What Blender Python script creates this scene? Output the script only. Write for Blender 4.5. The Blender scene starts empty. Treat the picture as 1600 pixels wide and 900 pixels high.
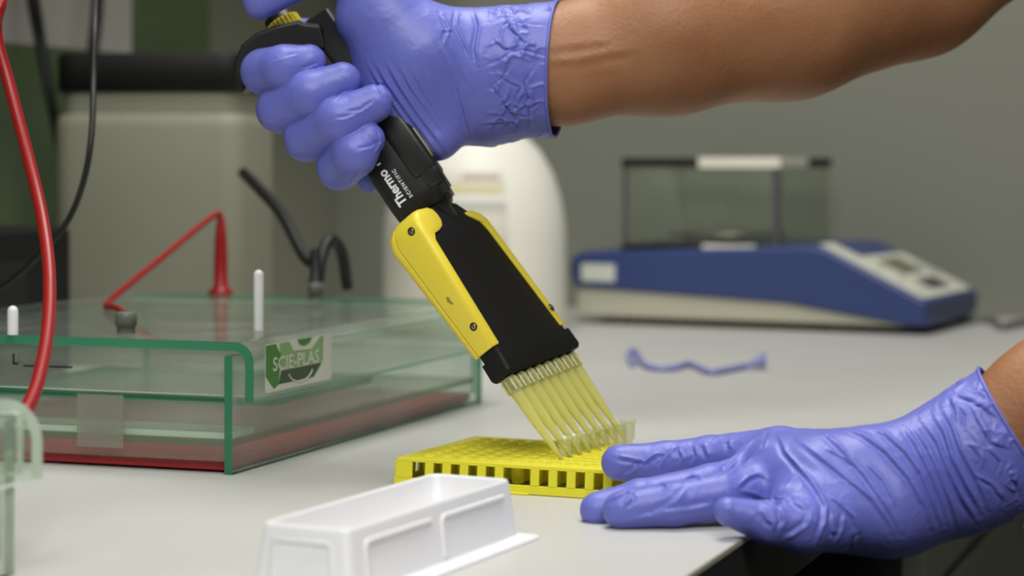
import bpy, bmesh, math, random
import numpy as np
from mathutils import Vector, noise as mnoise
from mathutils.bvhtree import BVHTree

# ------------------------------------------------------------------ units
# layout is written in centimetres, bench top at z = 0, camera above the origin looking along +Y
CM, FLOOR = 0.01, 90.0
FPX, HORIZ, CAMH = 3400.0, 254.0, 15.0
scene = bpy.context.scene
COL = scene.collection
def W(p): return Vector((p[0]*CM, p[1]*CM, (p[2]+FLOOR)*CM))
def P(px, py, Y): return np.array([(px-800.0)/FPX*Y, Y, CAMH-(py-HORIZ)/FPX*Y])     # photo pixel at distance Y
def PZ(px, py, z=0.0):                                                             # photo pixel at height z
    return P(px, py, (CAMH-z)*FPX/(py-HORIZ))

# ------------------------------------------------------------------ camera
cam_d = bpy.data.cameras.new('camera'); cam = bpy.data.objects.new('camera', cam_d); COL.objects.link(cam)
cam.location = W((0, 0, CAMH)); cam.rotation_euler = (math.pi/2, 0, 0)
cam_d.sensor_width = 36.0; cam_d.lens = FPX/1600*36.0
cam_d.shift_y = -(450-HORIZ)/1600.0
cam_d.clip_start = 0.05; cam_d.clip_end = 50
cam_d.dof.use_dof = True; cam_d.dof.focus_distance = 0.99; cam_d.dof.aperture_fstop = 7.5
scene.camera = cam

# ------------------------------------------------------------------ world, lights, exposure
world = bpy.data.worlds.new('room_light'); scene.world = world; world.use_nodes = True
bg = world.node_tree.nodes['Background']; bg.inputs[0].default_value = (0.95, 1.0, 0.93, 1); bg.inputs[1].default_value = 0.07
def area(name, loc, target, sx, sy, power, color=(1, 1, 1)):
    l = bpy.data.lights.new(name, 'AREA'); l.shape = 'RECTANGLE'; l.size = sx*CM; l.size_y = sy*CM; l.energy = power; l.color = color
    o = bpy.data.objects.new(name, l); COL.objects.link(o); o.location = W(loc)
    o.rotation_euler = (W(target)-W(loc)).to_track_quat('-Z', 'Y').to_euler(); return o
area('ceiling_panel_light', (4, 122, 150), (2, 104, 0), 60, 100, 18.5, (1.0, 0.985, 0.95))
area('aisle_panel_light', (8, -25, 130), (2, 100, 0), 120, 60, 20, (1.0, 0.985, 0.96))
scene.view_settings.view_transform = 'Standard'; scene.view_settings.look = 'None'
scene.view_settings.gamma = 1.0; scene.view_settings.use_curve_mapping = False
scene.view_settings.exposure = 0.15
scene.cycles.use_denoising = True
scene.cycles.max_bounces = 12; scene.cycles.transparent_max_bounces = 32; scene.cycles.transmission_bounces = 12
scene.cycles.caustics_reflective = False; scene.cycles.caustics_refractive = False

# ------------------------------------------------------------------ materials
def srgb(r, g, b):
    f = lambda c: (c/255/12.92 if c/255 <= 0.04045 else ((c/255+0.055)/1.055)**2.4)
    return (f(r), f(g), f(b), 1.0)
MATS = {}
def mat(name, rgb, rough=0.5, metal=0.0, var=0.0, vscale=8.0, bump=0.0, bscale=60.0, spec=0.5, sss=0.0, sssr=(1, .4, .2), trans=0.0, alpha=1.0, coat=0.0, ior=1.5, var2=None):
    m = bpy.data.materials.new(name); m.use_nodes = True; nt = m.node_tree; N = nt.nodes; L = nt.links
    b = N['Principled BSDF']; c = srgb(*rgb)
    b.inputs['Base Color'].default_value = c; b.inputs['Roughness'].default_value = rough; b.inputs['Metallic'].default_value = metal
    b.inputs['Specular IOR Level'].default_value = spec; b.inputs['IOR'].default_value = ior
    b.inputs['Transmission Weight'].default_value = trans; b.inputs['Alpha'].default_value = alpha; b.inputs['Coat Weight'].default_value = coat
    if sss: b.inputs['Subsurface Weight'].default_value = sss; b.inputs['Subsurface Radius'].default_value = sssr; b.inputs['Subsurface Scale'].default_value = 0.004
    tc = N.new('ShaderNodeTexCoord')
    if var:
        n = N.new('ShaderNodeTexNoise'); n.inputs['Scale'].default_value = vscale; n.inputs['Detail'].default_value = 5; L.new(tc.outputs['Object'], n.inputs['Vector'])
        r = N.new('ShaderNodeMapRange'); r.inputs['From Min'].default_value = .3; r.inputs['From Max'].default_value = .7
        L.new(n.outputs['Fac'], r.inputs['Value'])
        mx = N.new('ShaderNodeMix'); mx.data_type = 'RGBA'
        c2 = srgb(*var2) if var2 else tuple(x*(1-var) for x in c[:3])+(1,)
        mx.inputs[6].default_value = c; mx.inputs[7].default_value = c2; L.new(r.outputs[0], mx.inputs[0]); L.new(mx.outputs[2], b.inputs['Base Color'])
    if bump:
        n = N.new('ShaderNodeTexNoise'); n.inputs['Scale'].default_value = bscale; n.inputs['Detail'].default_value = 6; L.new(tc.outputs['Object'], n.inputs['Vector'])
        bp = N.new('ShaderNodeBump'); bp.inputs['Strength'].default_value = bump; bp.inputs['Distance'].default_value = 0.001
        L.new(n.outputs['Fac'], bp.inputs['Height']); L.new(bp.outputs[0], b.inputs['Normal'])
    MATS[name] = m; return m
def schlick(N, L, gloss):                               # surface reflectance of a thin sheet, same from both sides
    lw = N.new('ShaderNodeLayerWeight'); lw.inputs[0].default_value = .5
    pw = N.new('ShaderNodeMath'); pw.operation = 'POWER'; pw.inputs[1].default_value = 5; L.new(lw.outputs['Facing'], pw.inputs[0])
    mu = N.new('ShaderNodeMath'); mu.operation = 'MULTIPLY_ADD'; mu.inputs[1].default_value = .6*gloss; mu.inputs[2].default_value = .04*gloss; L.new(pw.outputs[0], mu.inputs[0])
    return mu
def clear_mat(name, tint, gloss=0.9, haze=0.06, hazecol=(200, 210, 200), rough=0.03, smear=0.0):
    """see-through sheet plastic: straight transmission, fresnel gloss, a little surface haze (scratches, smears, painted reflections)"""
    m = bpy.data.materials.new(name); m.use_nodes = True; nt = m.node_tree; N = nt.nodes; L = nt.links
    N.remove(N['Principled BSDF']); out = N['Material Output']
    t = N.new('ShaderNodeBsdfTransparent'); t.inputs[0].default_value = srgb(*tint)
    g = N.new('ShaderNodeBsdfGlossy'); g.inputs['Roughness'].default_value = rough
    mu = schlick(N, L, gloss)
    d = N.new('ShaderNodeBsdfDiffuse'); d.inputs[0].default_value = srgb(*hazecol)
    m1 = N.new('ShaderNodeMixShader'); m1.inputs[0].default_value = haze
    if smear:
        tc = N.new('ShaderNodeTexCoord'); n = N.new('ShaderNodeTexNoise'); n.inputs['Scale'].default_value = 14; n.inputs['Detail'].default_value = 6
        L.new(tc.outputs['Object'], n.inputs['Vector'])
        r = N.new('ShaderNodeMapRange'); r.inputs['From Min'].default_value = .5; r.inputs['From Max'].default_value = .75; r.inputs['To Min'].default_value = haze; r.inputs['To Max'].default_value = haze+smear
        L.new(n.outputs['Fac'], r.inputs['Value']); L.new(r.outputs[0], m1.inputs[0])
    L.new(t.outputs[0], m1.inputs[1]); L.new(d.outputs[0], m1.inputs[2])
    m2 = N.new('ShaderNodeMixShader'); L.new(mu.outputs[0], m2.inputs[0]); L.new(m1.outputs[0], m2.inputs[1]); L.new(g.outputs[0], m2.inputs[2])
    L.new(m2.outputs[0], out.inputs[0]); MATS[name] = m; return m
def translucent_mat(name, rgb, transp=0.4, gloss=0.6, rough=0.15, through=0.5):
    m = bpy.data.materials.new(name); m.use_nodes = True; nt = m.node_tree; N = nt.nodes; L = nt.links
    N.remove(N['Principled BSDF']); out = N['Material Output']; c = srgb(*rgb)
    t = N.new('ShaderNodeBsdfTransparent'); t.inputs[0].default_value = c
    d = N.new('ShaderNodeBsdfDiffuse'); d.inputs[0].default_value = c
    tl = N.new('ShaderNodeBsdfTranslucent'); tl.inputs[0].default_value = c
    g = N.new('ShaderNodeBsdfGlossy'); g.inputs['Roughness'].default_value = rough
    a = N.new('ShaderNodeMixShader'); a.inputs[0].default_value = through; L.new(d.outputs[0], a.inputs[1]); L.new(tl.outputs[0], a.inputs[2])
    b = N.new('ShaderNodeMixShader'); b.inputs[0].default_value = transp; L.new(a.outputs[0], b.inputs[1]); L.new(t.outputs[0], b.inputs[2])
    mu = schlick(N, L, gloss)
    e = N.new('ShaderNodeMixShader'); L.new(mu.outputs[0], e.inputs[0]); L.new(b.outputs[0], e.inputs[1]); L.new(g.outputs[0], e.inputs[2])
    L.new(e.outputs[0], out.inputs[0]); MATS[name] = m; return m

mat('bench', (196, 195, 190), .42, var=.07, vscale=9, bump=.05, bscale=300)
mat('bench_highlight', (190, 186, 165), .5)
mat('cabinet', (92, 93, 84), .55, var=.1)
mat('near_black', (15, 15, 14), .8)  # near-black; on worktop sides and knee space the shadow is in the colour
mat('wall', (128, 130, 117), .85, var=.05, vscale=2)
mat('wall_side', (140, 141, 124), .85, var=.06, vscale=2)
mat('floor', (84, 84, 78), .6, var=.15, vscale=3)
mat('green_board', (104, 126, 82), .7, var=.3, vscale=5, var2=(76, 94, 66))
mat('paper', (196, 194, 186), .8)
mat('glove', (107, 113, 199), .42, var=.10, vscale=25, bump=.25, bscale=260, spec=.45, sss=.12, sssr=(.4, .4, 1))
mat('glove_thin', (140, 141, 196), .42, bump=.2, bscale=260)
mat('skin', (172, 124, 87), .5, var=.3, vscale=20, bump=.35, bscale=420, spec=.35, sss=.25, var2=(150, 102, 69))
mat('black_plastic', (24, 24, 25), .42, var=.15, bump=.05, bscale=900, spec=.4)
mat('black_panel', (34, 34, 34), .36, bump=.05, bscale=900, spec=.45)
mat('black_matt', (15, 15, 15), .6, spec=.3)
mat('yellow_plastic', (240, 219, 66), .38, var=.05, vscale=40, sss=.05, sssr=(1, .8, .1))
mat('yellow_mark', (150, 140, 60), .6)
mat('white_print', (235, 235, 235), .6)
mat('white_plastic', (228, 228, 230), .45, sss=.1, sssr=(1, 1, 1))
mat('jug_white', (236, 234, 222), .5, sss=.1, sssr=(1, 1, 1))
mat('steel', (170, 165, 150), .3, metal=1.0)
mat('chrome_glint', (232, 228, 214), .3, coat=.5)  # pale non-metal: the lamp's reflection on the rails is put into the colour
mat('edge_pale', (216, 224, 212), .35)
mat('red_base', (176, 34, 44), .5, var=.15)
mat('red_rubber', (146, 14, 13), .4)
mat('black_rubber', (20, 20, 19), .5)
mat('grey_plastic', (98, 100, 92), .5)
mat('canister', (140, 140, 122), .55, var=.06)
mat('balance_blue', (52, 68, 118), .42, var=.06)
mat('balance_cream', (184, 182, 162), .5)
mat('keypad', (214, 214, 200), .5)
mat('lcd', (116, 118, 98), .25)
mat('key_dark', (78, 76, 82), .5)
mat('sticker_white', (206, 210, 196), .6)
mat('sticker_green', (72, 128, 52), .6)
mat('sticker_pale_green', (132, 170, 112), .6)
mat('sticker_dark', (62, 84, 56), .6)
mat('label_yellow', (212, 206, 160), .7)
mat('label_grey', (192, 194, 184), .7)
mat('label_red', (200, 178, 160), .7)
mat('label_paper', (216, 212, 196), .7)
translucent_mat('edge_green', (84, 170, 134), transp=.3)
clear_mat('acrylic', (247, 252, 248), haze=.07, hazecol=(206, 210, 200), smear=.14)  # grey haze and smear partly stand in for the bench's reflection
clear_mat('tape', (225, 230, 222), gloss=.3, haze=.30, hazecol=(190, 185, 175), rough=.3)
clear_mat('shield_glass', (246, 248, 244), haze=.03)
clear_mat('tube_clear', (253, 253, 246), haze=.20, hazecol=(245, 248, 215))
translucent_mat('tip_yellow', (252, 251, 200), transp=.56)
translucent_mat('rack_yellow', (246, 238, 66), transp=0.0, rough=.35, through=.2)

# ------------------------------------------------------------------ mesh helpers
ORIGIN = {}
def nz(v): v = np.array(v, float); return v/np.linalg.norm(v)
class Fr:                                              # a frame: origin + three axes, cm
    def __init__(s, o, x, y, z): s.o, s.x, s.y, s.z = np.array(o, float), nz(x), nz(y), nz(z)
    def __call__(s, a, b, c): return s.o+s.x*a+s.y*b+s.z*c
    def at(s, a, b, c): return Fr(s(a, b, c), s.x, s.y, s.z)
class MB:
    def __init__(s): s.v, s.f, s.m, s.sm = [], [], [], []
    def add(s, vs, fs, m=0, smooth=False):
        k = len(s.v); s.v += [tuple(v) for v in vs]
        for i, f in enumerate(fs):
            s.f.append([a+k for a in f]); s.m.append(m[i] if isinstance(m, (list, tuple)) else m); s.sm.append(smooth)
        return s
    def box(s, fr, lo, hi, m=0):                        # m: one index or six (x-, x+, y-, y+, z-, z+)
        (a, b, c), (d, e, f) = lo, hi
        vs = [fr(*p) for p in ((a,b,c),(d,b,c),(d,e,c),(a,e,c),(a,b,f),(d,b,f),(d,e,f),(a,e,f))]
        fs = [(0,4,7,3),(1,2,6,5),(0,1,5,4),(3,7,6,2),(0,3,2,1),(4,5,6,7)]
        return s.add(vs, fs, m)
    def prism(s, fr, poly, z0, z1, m=0, mside=None):     # polygon in fr.x/fr.y, pushed along fr.z
        n = len(poly); vs = [fr(x, y, z0) for x, y in poly]+[fr(x, y, z1) for x, y in poly]
        fs = [list(range(n))[::-1], list(range(n, 2*n))]+[(i, (i+1)%n, n+(i+1)%n, n+i) for i in range(n)]
        return s.add(vs, fs, [m, m]+[m if mside is None else mside]*n)
    def loft(s, rings, m=0, cap=True, smooth=True):
        n = len(rings[0]); vs = [p for r in rings for p in r]; fs = []
        for k in range(len(rings)-1):
            fs += [(k*n+i, k*n+(i+1)%n, (k+1)*n+(i+1)%n, (k+1)*n+i) for i in range(n)]
        s.add(vs, fs, m, smooth)
        if cap: s.add(rings[0], [list(range(n))[::-1]], m); s.add(rings[-1], [list(range(n))], m)
        return s
    def lathe(s, fr, prof, n=24, m=0, cap=True, smooth=True):   # prof: (radius, height along fr.z)
        rings = [[fr(r*math.cos(2*math.pi*i/n), r*math.sin(2*math.pi*i/n), h) for i in range(n)] for r, h in prof]
        return s.loft(rings, m, cap, smooth)
    def tube(s, pts, rad, n=10, m=0, closed=False):
        pts = [np.array(p, float) for p in pts]; k = len(pts); rs = rad if isinstance(rad, (list, tuple)) else [rad]*k
        rings = []; up = None
        for i in range(k):
            a = pts[(i-1)%k] if closed or i > 0 else pts[i]; b = pts[(i+1)%k] if closed or i < k-1 else pts[i]
            t = nz(b-a)
            if up is None: up = np.array([0, 0, 1.0]) if abs(t[2]) < .9 else np.array([1.0, 0, 0])
            x = nz(np.cross(up, t)); y = np.cross(t, x); up = y
            rings.append([pts[i]+(x*math.cos(2*math.pi*j/n)+y*math.sin(2*math.pi*j/n))*rs[i] for j in range(n)])
        if closed: rings.append(rings[0])
        return s.loft(rings, m, cap=not closed)
    def build(s, name, mats, parent=None, bevel=0, seg=2, origin=None, fixn=True):
        if isinstance(mats, str): mats = [mats]
        o0 = ORIGIN[parent.name] if parent else (origin if origin is not None else np.array(s.v).min(0)*[.5, .5, 1]+np.array(s.v).max(0)*[.5, .5, 0])
        o0 = np.array(o0, float)
        me = bpy.data.meshes.new(name)
        me.from_pydata([tuple((np.array(v)-o0)*CM) for v in s.v], [], s.f)
        me.polygons.foreach_set('material_index', s.m); me.polygons.foreach_set('use_smooth', s.sm)
        for k in mats: me.materials.append(MATS[k])
        if fixn:
            bm = bmesh.new(); bm.from_mesh(me); bmesh.ops.recalc_face_normals(bm, faces=bm.faces); bm.to_mesh(me); bm.free()
        ob = bpy.data.objects.new(name, me); COL.objects.link(ob)
        if parent: ob.parent = parent; ORIGIN[ob.name] = o0
        else: ob.location = W(o0); ORIGIN[ob.name] = o0
        if bevel:
            md = ob.modifiers.new('bevel', 'BEVEL'); md.width = bevel*CM; md.segments = seg; md.limit_method = 'ANGLE'; md.angle_limit = math.radians(40)
            me.polygons.foreach_set('use_smooth', [True]*len(me.polygons))
            md.harden_normals = True
        return ob
def thing(name, label, cat, base, group=None):
    o = bpy.data.objects.new(name, None); COL.objects.link(o); o.empty_display_size = .02
    o.location = W(base); ORIGIN[o.name] = np.array(base, float); o['label'] = label; o['category'] = cat
    if group: o['group'] = group
    return o
def tag(o, label, cat, group=None):
    o['label'] = label; o['category'] = cat
    if group: o['group'] = group
    return o
def struct(o): o['kind'] = 'structure'; return o
def spline(pts, per=8):                                 # Catmull-Rom
    pts = [np.array(p, float) for p in pts]; q = [2*pts[0]-pts[1]]+pts+[2*pts[-1]-pts[-2]]; out = []
    for i in range(1, len(q)-2):
        for k in range(per):
            t = k/per; a, b, c, d = q[i-1:i+3]
            out.append(.5*(2*b+(c-a)*t+(2*a-5*b+4*c-d)*t*t+(3*b-a-3*c+d)*t**3))
    out.append(pts[-1]); return out
def text_mesh(mb, string, fr, size, depth=.01, bold=0.0, m=0, spacing=1.0, sx=1.0):
    cu = bpy.data.curves.new('t', 'FONT'); cu.body = string; cu.size = size; cu.offset = bold; cu.space_character = spacing; cu.resolution_u = 3
    ob = bpy.data.objects.new('t', cu); COL.objects.link(ob); bpy.context.view_layer.update()
    me = ob.to_mesh(); vs = [fr(v.co.x*sx, v.co.y, depth) for v in me.vertices]; fs = [tuple(p.vertices) for p in me.polygons]
    mb.add(vs, fs, m); ob.to_mesh_clear(); bpy.data.objects.remove(ob); bpy.data.curves.remove(cu)
def rrect(x0, x1, y0, y1, r, n=5):
    out = []
    for cx, cy, a0 in ((x1-r, y1-r, 0), (x0+r, y1-r, 90), (x0+r, y0+r, 180), (x1-r, y0+r, 270)):
        for k in range(n): a = math.radians(a0+90*k/(n-1)); out.append((cx+r*math.cos(a), cy+r*math.sin(a)))
    return out

# ------------------------------------------------------------------ bench grid: everything stands square to the bench, turned 20 degrees
UX, UY, UZ = np.array([.9397, -.3420, 0]), np.array([.3420, .9397, 0]), np.array([0, 0, 1.0])
GRID = Fr((0, 0, 0), UX, UY, UZ)                        # x' towards the aisle, y' along the bench
EDGE, WALLX, WALLY = -21.1, -98.0, 214.0

# ------------------------------------------------------------------ room
struct(MB().box(GRID, (WALLX-10, -120, -92), (260, WALLY+10, -90)).build('floor', 'floor'))
struct(MB().box(GRID, (WALLX, WALLY, -90), (260, WALLY+10, 170)).build('wall_end', 'wall'))
struct(MB().box(GRID, (WALLX-10, -120, -90), (WALLX, WALLY+10, 170)).build('wall_bench', 'wall_side'))
bench = thing('lab_bench', 'long pale grey laminate lab bench with dark cabinets below', 'bench', GRID(EDGE-38, 80, -90))
MB().box(GRID, (WALLX, -60, -3.2), (EDGE, WALLY, 0), [1, 1, 1, 1, 1, 0]).build('worktop', ['bench', 'near_black'], bench)  # sides near-black: shadow below the bench edge painted into the colour
MB().box(GRID, (EDGE-.02, -60, -.22), (EDGE+.06, WALLY, -.01)).build('edge_highlight', 'bench_highlight', bench)  # pale strip: the highlight along the worktop edge, painted as colour
MB().box(GRID, (WALLX, 136, -86), (EDGE-2.6, WALLY, -3.2)).build('cabinet_body', 'near_black', bench)
for y0, y1 in ((136.3, 174.6), (175.2, 213.6)):
    for z0, z1 in ((-12.0, -3.8), (-31, -12.9), (-56, -31.8), (-85, -56.8)):
        d = MB().box(GRID, (EDGE-2.6, y0, z0), (EDGE-1.0, y1, z1)).build('drawer', 'cabinet', bench, bevel=.15)
        ym = (y0+y1)/2
        MB().tube([GRID(EDGE-1, ym-6, z1-3), GRID(EDGE+1.2, ym-6, z1-3), GRID(EDGE+1.2, ym+6, z1-3), GRID(EDGE-1, ym+6, z1-3)], .4, 8).build('handle', 'steel', d)
MB().box(GRID, (WALLX, -60, -86), (WALLX+46, 136, -3.2)).build('knee_panel', 'near_black', bench)
MB().box(GRID, (WALLX+46, -60, -90), (EDGE-2.6, -40, -3.2)).build('end_panel', 'cabinet', bench)

# ------------------------------------------------------------------ background left: board, paper, canister, power supply, cables
gb = MB().box(GRID, (WALLX, -10, 1), (WALLX+1.2, 183, 60)).build('green_board', 'green_board', bevel=.2)
tag(gb, 'dark green board fixed to the wall behind the bench', 'board')
pp = MB().box(GRID, (WALLX+1.2, 141.5, 24.5), (WALLX+1.35, 168, 54)).build('paper_sheet', 'paper')
tag(pp, 'pale grey paper sheet pinned to the green board', 'paper')

cn = thing('canister', 'off-white plastic canister with a flat black lid behind the gel tank', 'canister', GRID(-81.5, 147, 0))
CF = Fr(GRID(-81.5, 147, 0), nz(UX+UY*.25), nz(UY-UX*.25), UZ)
MB().loft([[CF(x*s, y*s, z) for x, y in rrect(-7.2, 7.2, -6, 6, 1.6)] for z, s in ((0, .96), (.4, 1), (17.6, 1), (18.4, .985), (18.6, .95))]).build('body', 'canister', cn)
MB().loft([[CF(x*s, y*s, z) for x, y in rrect(-6.7, 6.7, -5.6, 5.6, 1.5)] for z, s in ((18.5, 1), (20.2, 1))]).build('collar', 'canister', cn)
MB().loft([[CF(x*s, y*s, z) for x, y in rrect(-7.1, 7.1, -6, 6, 1.6)] for z, s in ((20.2, .97), (20.3, 1), (22.8, 1), (23.1, .97))]).build('lid', 'black_matt', cn)

ps = thing('power_supply', 'black box-shaped power supply left of the pale canister', 'power supply', GRID(-90, 118, 0))
MB().box(GRID, (-97, 104, .5), (-80, 131, 10.6)).build('case', 'black_matt', ps, bevel=.5)
for x in (-95, -82):
    for y in (106, 129): MB().lathe(GRID.at(x, y, 0), [(.7, 0), (.8, .5)], 12).build('foot', 'black_rubber', ps)
MB().box(GRID, (-80, 110, 2), (-79.9, 125, 8.5)).build('front_plate', 'near_black', ps)

sh = struct(thing('shade_ledge_1', '', '', GRID(-85, 140, 46))); del sh['label'], sh['category']   # added unseen ledge: shades the left background, and the leads hang from it
MB().box(GRID, (WALLX+1.3, 50, 46), (-80, WALLY-1, 48.5)).build('board', 'grey_plastic', sh, bevel=.2)
for y in (80, 150, 205): MB().prism(Fr(GRID(WALLX+1.3, y, 46), UX, UZ, UY), [(0, 0), (14, 0), (14, -1), (2, -9), (0, -9)], -.4, .4).build('bracket', 'steel', sh)
def cable(name, pts, r, m, label, per=8):
    o = MB().tube(spline(pts, per), r, 10).build(name, m); return tag(o, label, 'cable')
cable('lead_cable', [P(70, -366, 170), P(26, -160, 120), P(6, -20, 103), P(-6, 50, 102), P(14, 130, 101.5), P(44, 245, 100), P(66, 340, 98), P(77, 430, 95), P(74, 520, 91), P(58, 600, 87), P(38, 648, 84.5)], [.29]*81, 'red_rubber', 'thick red lead hanging down the left edge into the near clear tank')
cable('lead_cable', [P(166, -313, 186), P(154, -150, 145), P(149, 0, 122), P(146, 120, 118), P(143, 210, 116), P(130, 285, 116), P(103, 350, 118), P(55, 405, 122), P(5, 447, 128), P(-60, 480, 140)], .17, 'black_rubber', 'thin black lead hanging left of the canister and curving away left')
cable('lead_cable', [P(24, -331, 180), P(45, -60, 168), P(62, 60, 168), P(84, 180, 168), P(104, 290, 170)], [.66-.011*i for i in range(33)], 'black_rubber', 'blurred black strap tapering down across the green board')
cable('lead_cable', [P(176, -313, 186), P(156, -60, 175), P(150, 40, 174), P(140, 110, 173), P(137, 150, 172.5)], .5, 'black_rubber', 'short thick black cable behind the thin lead above the canister')

# ------------------------------------------------------------------ gel electrophoresis tanks
def gel_tank(name, label, fr, wid, length, near):
    """fr: x' to the right, y' back, origin at the right front foot of the tank; body x' -wid..0"""
    T = .45; base = fr(-wid/2, length/2, 0); t = thing(name, label, 'gel tank', base)
    EG = 'edge_pale' if near else 'edge_green'
    b = MB().box(fr, (-wid+.6, .35, .12), (-.6, length-.35, .62)).build('base_plate', 'red_base', t, bevel=.1)
    fl = MB().box(fr, (-wid+T, T, 1.25), (-T, length-T, 1.6), [1, 1, 1, 1, 0, 0]).build('floor_plate', ['acrylic', EG], t)
    def wall(nm, lo, hi, thin):
        m = [0]*6
        for ax in range(3):
            if ax != thin: m[2*ax] = m[2*ax+1] = 1
        return MB().box(fr, lo, hi, m).build(nm, ['acrylic', EG], t, bevel=.04)
    wall('front_wall', (-wid+T, 0, .6), (-T, T, 3.45), 1)
    wall('back_wall', (-wid+T, length-T, .6), (-T, length, 3.45), 1)
    wall('side_wall', (-T, -.12, 0), (0, length+.12, 5.7), 0); wall('side_wall', (-wid, -.12, 0), (-wid+T, length+.12, 5.7), 0)
    MB().box(fr, (-wid+T+.1, T+.1, 1.62), (-T-.1, 3.2, 1.92), [1, 1, 1, 1, 0, 0]).build('gel_tray', ['acrylic', 'edge_pale'], t)
    wall('gel_platform', (-wid+3, length*.3, 2.1), (-3, length*.7, 2.5), 2)
    # lid: one sheet bent over on both long sides, end panel, pegs
    prof_o, prof_i = [], []
    x0, x1, zb, zt, R = -wid-1.15, 1.15, 3.55, 6.4, (1.5 if near else 1.0)
    def arc(cx, cz, r, a0, a1, n=7): return [(cx+r*math.cos(math.radians(a0+(a1-a0)*k/(n-1))), cz+r*math.sin(math.radians(a0+(a1-a0)*k/(n-1)))) for k in range(n)]
    prof_o = [(x1, zb)]+arc(x1-R, zt-R, R, 0, 90)+arc(x0+R, zt-R, R, 90, 180)+[(x0, zb)]
    prof_i = [(x1-T, zb)]+arc(x1-R, zt-R, R-T, 0, 90)+arc(x0+R, zt-R, R-T, 90, 180)+[(x0+T, zb)]
    n = len(prof_o); y0, y1 = -.15, length+.15
    vs = [fr(x, y0, z) for x, z in prof_o]+[fr(x, y0, z) for x, z in prof_i]+[fr(x, y1, z) for x, z in prof_o]+[fr(x, y1, z) for x, z in prof_i]
    fs, ms = [], []
    for i in range(n-1):
        fs += [(i, i+1, n+i+1, n+i), (2*n+i, 3*n+i, 3*n+i+1, 2*n+i+1), (i, 2*n+i, 2*n+i+1, i+1), (n+i, n+i+1, 3*n+i+1, 3*n+i)]; ms += [1, 1, 0, 0]
    fs += [(0, n, 3*n, 2*n), (n-1, 3*n-1, 4*n-1, 2*n-1)]; ms += [1, 1]
    lb = MB(); lb.add(vs, fs, ms)
    lid = lb.build('lid', ['acrylic', EG], t)
    wl = MB().box(fr, (-wid-.6, .1, 3.75), (.5, .1+T, zt-T), [1, 1, 0, 0, 1, 1]).build('lid_end_panel', ['acrylic', 'edge_pale'], lid)
    MB().box(fr, (-wid-.6, length-.1-T, 3.75), (.5, length-.1, zt-T), [1, 1, 0, 0, 1, 1]).build('lid_end_panel', ['acrylic', 'edge_pale'], lid)
    return t, lid
TF = Fr(PZ(365, 742), UX, UY, UZ)
tank, tlid = gel_tank('gel_tank', 'clear acrylic gel tank with green edges and red base beside the pipette', TF, 24, 33.5, False)
def on_lid(px, py, z=6.4): return PZ(px, py, z)
for nm, (px, py, h, r) in {'a': (404, 516, 3.1, .26), 'b': (20, 523, 1.45, .27)}.items():
    c = on_lid(px, py)
    MB().lathe(Fr(c, UX, UY, UZ), [(r*1.0, 0), (r, h-r), (r*.85, h-r*.45), (r*.5, h-r*.12), (.02, h)], 14).build('peg', 'white_plastic', tlid)
for px, py, r in ((197, 520, .55), (493, 468, .5)):
    c = on_lid(px, py); MB().lathe(Fr(c, UX, UY, UZ), [(r*.85, 0), (r*.85, .35), (r, .36), (r, 1.0), (r*.9, 1.05)], 16).build('terminal', 'grey_plastic', tlid)
# tape patch, printed letter and maker's sticker
TFf = TF
MB().box(TF, (-8.6, -.05, 1.0), (-6.0, -.02, 3.6)).build('tape_patch', 'tape', tank)
lt = MB(); text_mesh(lt, 'L', Fr(TF(-12.25, -.16, 4.95), UX, UZ, -UY), .75, .01, .02); lt.box(TF, (-11.6, -.17, 4.85), (-8.8, -.16, 4.93)); lt.build('printed_letter', 'black_matt', tlid, fixn=False)
SF = Fr(TF(1.16, 1.05, 3.85), UY, UZ, UX)               # sticker plane on the lid's right side: x along the bench, y up
SWd, SHt = 7.6, 2.35
st = MB().prism(SF, rrect(0, SWd, 0, SHt, .12), 0, .02).build('maker_sticker', 'sticker_white', tlid)
g = MB()
g.prism(SF, [(0, .8), (0, 2.3), (1.1, 2.3), (1.7, 1.7), (1.4, .3), (.9, .12)], .02, .03); g.prism(SF, [(3.5, 2.33), (5.3, 2.33), (4.9, 2.05), (4.3, 1.95), (3.8, 2.05)], .02, .03)
g.prism(SF, [(1.4, .3), (1.7, .95), (6.4, .95), (5.4, .3)], .02, .03, 1)
g.prism(SF, [(1.7, 1.0), (1.5, 2.3), (2.6, 2.3), (3.1, 1.8), (5.2, 1.75), (6.2, 2.3), (6.6, 2.3), (6.5, 1.0)], .02, .03, 2)
g.build('green_print', ['sticker_green', 'sticker_dark', 'sticker_pale_green'], st, fixn=False)
g = MB(); text_mesh(g, 'SCIE-PLAS', SF.at(.75, 1.0, 0), .95, .04, .012, 0, 1.0, 1.28)
g.build('lettering', ['sticker_white', 'sticker_white'], st, fixn=False)
g = MB()
for k in range(13): a = math.radians(200+140*k/12); 
arcp = [(3.9+1.4*math.cos(math.radians(195+150*k/12)), .85+.62*math.sin(math.radians(195+150*k/12))) for k in range(13)]
g.tube([SF(x, y, .03) for x, y in arcp], .04, 6); g.build('smile_mark', 'sticker_white', st)

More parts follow.
